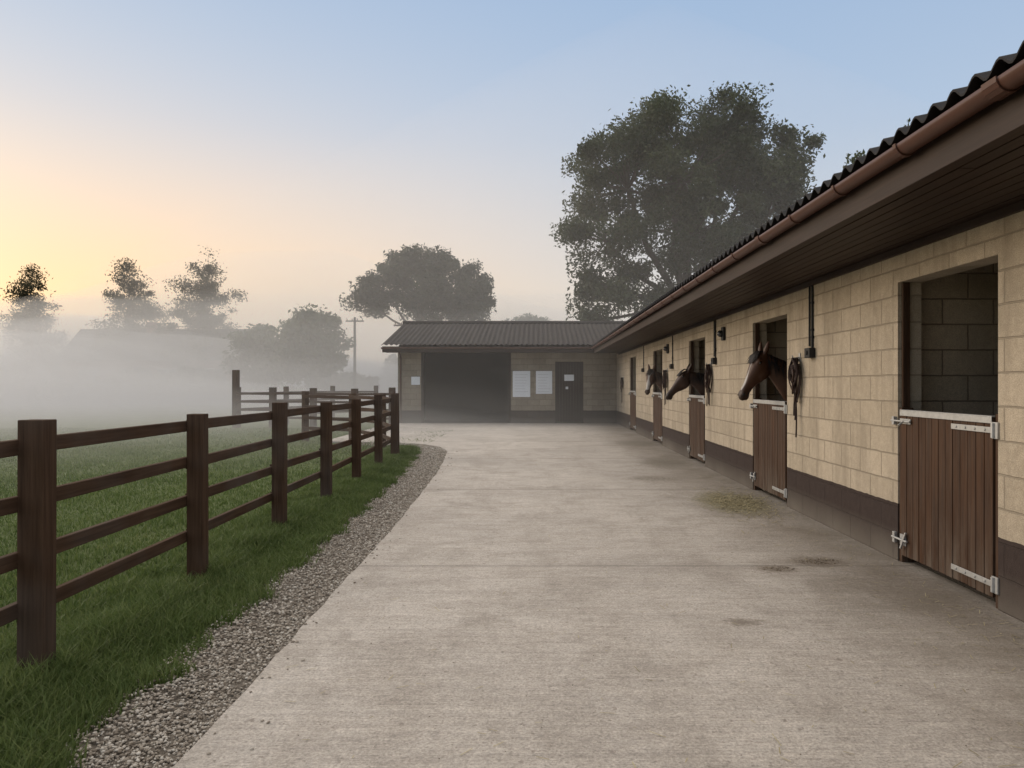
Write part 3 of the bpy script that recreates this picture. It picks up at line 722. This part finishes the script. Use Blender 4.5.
    sm=tmp.modifiers.new('s','SMOOTH'); sm.iterations=5; sm.factor=.5
    dg=bpy.context.evaluated_depsgraph_get(); me=bpy.data.meshes.new_from_object(tmp.evaluated_get(dg)); bpy.data.objects.remove(tmp)
    co=np.zeros(len(me.vertices)*3); me.vertices.foreach_get('co',co); co=co.reshape(-1,3)
    k2_=hk*hk
    rel=co-np.array(poll); s_=rel@np.array(ax)/k2_; f_=rel@np.array(nf)/k2_; l_=rel@np.array(lt)/k2_
    base=np.array(coat); col=np.tile(base,(len(co),1))
    dark=np.array((.014,.010,.009))
    head=(np.abs(l_)<.13)&(s_>-.2)&(s_<.65)&(f_>-.22)&(f_<.2)
    kz=np.clip((s_-.40)/.14,0,1)*head; col=col*(1-kz[:,None]*.8)+dark*kz[:,None]*.8
    wv=blaze*(1+.5*np.sin(s_*17+1)); bl=head&(np.abs(l_)<wv)&(f_>.03)&(s_>.06)&(s_<.5)
    bm=np.clip((wv-np.abs(l_))/.012,0,1)*bl*(f_>.03); col=col*(1-bm[:,None])+np.array((.55,.52,.48))*bm[:,None]
    lg=np.clip((.75-co[:,2])/.3,0,1)*(co[:,0]<-.1); col=col*(1-lg[:,None]*.8)+dark*lg[:,None]*.8
    ca=me.color_attributes.new('coat','FLOAT_COLOR','POINT'); ca.data.foreach_set('color',np.concatenate([col,np.ones((len(co),1))],1).astype(np.float32).ravel())
    me.materials.clear(); me.materials.append(M['horse']); me.name='body'
    bo=bpy.data.objects.new('body',me); COL.objects.link(bo); bo.parent=H
    eb=MB()
    def ell(mbx,c,r3,axes,mi=0):
        b=len(mbx.v); R=9;Sg=12
        for i in range(R+1):
            t=math.pi*i/R
            for k in range(Sg):
                a=2*math.pi*k/Sg; mbx.v.append(c+axes[0]*(math.cos(t)*r3[0])+axes[1]*(math.sin(t)*math.cos(a)*r3[1])+axes[2]*(math.sin(t)*math.sin(a)*r3[2]))
        for i in range(R):
            for k in range(Sg):
                k2=(k+1)%Sg; mbx.f.append((b+i*Sg+k,b+i*Sg+k2,b+(i+1)*Sg+k2,b+(i+1)*Sg+k)); mbx.uv+=[(0,0)]*4; mbx.mi.append(mi)
    for sgn in (-1,1): ell(eb,hp(.125,.038,sgn*.092),(.022,.016,.012),(ax,nf,lt))
    eb.build('eyes',M['eye'],H,smooth=True)
    nb=MB()
    for sgn in (-1,1): ell(nb,hp(.545,.022,sgn*.053),(.020,.011,.008),((ax*.8+nf*.6),(nf*.8-ax*.6),lt))
    for sgn in (-1,1): nb.tube([hp(.60,-.022,0),hp(.575,-.028,sgn*.03),hp(.53,-.03,sgn*.048),hp(.485,-.026,sgn*.047)],.004,6)
    nb.build('nostrils_and_mouth',M['black'],H,smooth=True)
    r=np.random.default_rng(seed); hv=[];
    A=nA+Vector((-.02,0,.34)); B=poll-ax*.05-nf*.03
    for k in range(520):
        t=r.random(); up=.045*math.sin(math.pi*t)
        p=A.lerp(B,t)+Vector((.03,r.normal(0,.012),up-.02)); sd=-1 if r.random()<.85 else 1
        L=.17+.1*r.random(); dx=r.normal(0,.03)
        p1=p+Vector((dx*.3,sd*.05,-.02+.03*r.random())); p2=p+Vector((dx,sd*(.10+.05*(1-t)),-L*.5)); p3=p+Vector((dx*1.5-.03,sd*(.11+.06*(1-t)),-L))
        hv.append((p,p1,p2,p3))
    for k in range(130):
        p=hp(-.05+.02*r.random(),.02,r.normal(0,.02)); e=r.normal(0,.028)
        hv.append((p,hp(-.01,.085,e*.5),hp(.06,.105,e),hp(.10+.08*r.random(),.104,e*1.3)))
    hm=MB()
    for ptsx in hv: hm.tube(ptsx,[.005,.005,.004,.001],4,cap=False)
    hm.build('mane',M['hair'],H,smooth=True)
    H.scale=(scale,)*3
    return H
horse(3.20,10.02,1,yaw=.30,pitch=60,pollz=1.87,pollx=.26,coat=(.075,.033,.017),blaze=.018)
horse(3.18,14.8,2,yaw=.1,pitch=50,pollz=1.72,pollx=.28,coat=(.045,.021,.013),blaze=.0)
horse(3.18,19.5,3,yaw=1.05,pitch=62,pollz=1.82,pollx=.28,coat=(.11,.055,.032),blaze=.045)

# ---------------------------------------------------------------- mist banks: homogeneous volumes that feather out to nothing at their edges
def mist(loc,rx,ry,H,dens,p=1.3,bump=.3,fs=.06,col=(1.0,.965,.92)):
    m,nt=newmat('mist_volume'); q=N(nt)
    v=q.n('ShaderNodeVolumeScatter'); v.inputs['Color'].default_value=(*col,1); v.inputs['Density'].default_value=dens; v.inputs['Anisotropy'].default_value=.25
    o=q.n('ShaderNodeOutputMaterial'); q.l(v.outputs[0],o.inputs['Volume'])
    R,Sg=30,72; V=[];F=[]
    def pt(i,k,top):
        r=i/R; a=2*math.pi*k/Sg; x=loc[0]+rx*r*math.cos(a); y=loc[1]+ry*r*math.sin(a)
        if not top: return (x,y,-.03)
        h=H*(1-r)**p*(1+bump*mnoise.fractal(Vector((x*fs,y*fs,loc[0])),1.0,2.0,3))
        return (x,y,-.03+max(h,0))
    V.append(pt(0,0,True)); V.append(pt(0,0,False))
    idx={}
    for i in range(1,R):
        for k in range(Sg):
            idx[(i,k,1)]=len(V); V.append(pt(i,k,True)); idx[(i,k,0)]=len(V); V.append(pt(i,k,False))
    for k in range(Sg):
        idx[(R,k,1)]=idx[(R,k,0)]=len(V); V.append(pt(R,k,False))
    for k in range(Sg):
        k2=(k+1)%Sg
        F.append((0,idx[(1,k,1)],idx[(1,k2,1)])); F.append((1,idx[(1,k2,0)],idx[(1,k,0)]))
        for i in range(1,R-1):
            F.append((idx[(i,k,1)],idx[(i+1,k,1)],idx[(i+1,k2,1)],idx[(i,k2,1)]))
            F.append((idx[(i,k,0)],idx[(i,k2,0)],idx[(i+1,k2,0)],idx[(i+1,k,0)]))
        i=R-1
        F.append((idx[(i,k,1)],idx[(R,k,1)],idx[(R,k2,1)],idx[(i,k2,1)])); F.append((idx[(i,k,0)],idx[(i,k2,0)],idx[(R,k2,0)],idx[(R,k,0)]))
    me=bpy.data.meshes.new('mist'); me.from_pydata(V,[],F); me.materials.append(m); me.update()
    ob=bpy.data.objects.new('mist',me); COL.objects.link(ob)
mist((-45,75),54,68,8.8,.034,1.1,.25)
mist((-24,95),90,78,17,.017,1.1,.22,.04)
mist((8,50),46,40,27,.0062,1.1,.08,.03)
mist((-25,31),27,29,3.4,.028,1.1,.3,.12)

# ---------------------------------------------------------------- world / sun
W=bpy.data.worlds.new('World'); S.world=W; W.use_nodes=True; nt=W.node_tree; nt.nodes.clear(); q=N(nt)
sky=q.n('ShaderNodeTexSky'); sky.sky_type='NISHITA'; sky.sun_disc=False
sky.sun_elevation=math.radians(8); sky.sun_rotation=math.radians(-55); sky.air_density=1.0; sky.dust_density=1.0; sky.ozone_density=1.5
tc=q.n('ShaderNodeTexCoord').outputs['Generated']
nrm=q.n('ShaderNodeVectorMath',operation='NORMALIZE'); q.l(tc,nrm.inputs[0]); dv=nrm.outputs[0]; sz_=sep(q,dv)[2]
base=q.ramp(sz_,[(0,(.84,.75,.67)),(.08,(.80,.75,.71)),(.17,(.65,.68,.73)),(.30,(.46,.565,.72)),(.45,(.37,.50,.70)),(.62,(.80,.83,.87)),(1,(1.0,.97,.92))])
a0=math.radians(50)
dd=q.n('ShaderNodeVectorMath',operation='DOT_PRODUCT'); q.l(dv,dd.inputs[0]); dd.inputs[1].default_value=(-math.sin(a0),math.cos(a0),0.02)
az_=q.math('MULTIPLY',q.math('SUBTRACT',dd.outputs['Value'],.42,clamp=True),1.9,clamp=True)
az_=q.math('POWER',az_,1.2)
elw=q.math('POWER',2.718,q.math('MULTIPLY',q.math('POWER',q.math('DIVIDE',q.math('ABSOLUTE',q.math('SUBTRACT',sz_,.07)),.18),2),-1))
wf=q.math('MULTIPLY',az_,elw,clamp=True)
elw2=q.math('POWER',2.718,q.math('MULTIPLY',q.math('POWER',q.math('DIVIDE',sz_,.40),2),-1))
cc=q.mix(q.math('MULTIPLY',q.math('MULTIPLY',az_,elw2),.6),base,(.86,.77,.66))
cc=q.mix(wf,cc,(1.08,.67,.35))
top=q.ramp(sz_,[(0,0.0),(.46,0.0),(.7,1.0),(1,1.0)])
cc=q.mix(1.0,cc,q.mix(1.0,top,(.54,.47,.40),'MULTIPLY'),'ADD')
sk=q.mix(1.0,sky.outputs[0],(.03,.03,.03),'MULTIPLY')
cc=q.mix(1.0,cc,sk,'ADD')
bg=q.n('ShaderNodeBackground'); bg.inputs[1].default_value=.93; q.l(cc,bg.inputs[0])
o=q.n('ShaderNodeOutputWorld'); q.l(bg.outputs[0],o.inputs[0])
sl=bpy.data.lights.new('sun','SUN'); sl.energy=2.0; sl.angle=math.radians(45); sl.color=(1,.86,.70)
so=bpy.data.objects.new('sun',sl); COL.objects.link(so)
az=math.radians(64); el=math.radians(21)
d=Vector((-math.sin(az)*math.cos(el),math.cos(az)*math.cos(el),math.sin(el)))
so.rotation_euler=(-d).to_track_quat('-Z','Y').to_euler(); so.location=(-20,20,20)

cam=bpy.data.cameras.new('camera'); co=bpy.data.objects.new('camera',cam); COL.objects.link(co)
cam.sensor_width=36; cam.lens=770/1024*36; cam.shift_x=-25/1024; cam.clip_end=2000; cam.clip_start=.05
co.location=(0,0,1.5); co.rotation_euler=(math.radians(90),0,0)
S.camera=co
S.view_settings.view_transform='Standard'; S.view_settings.look='None'; S.view_settings.exposure=0
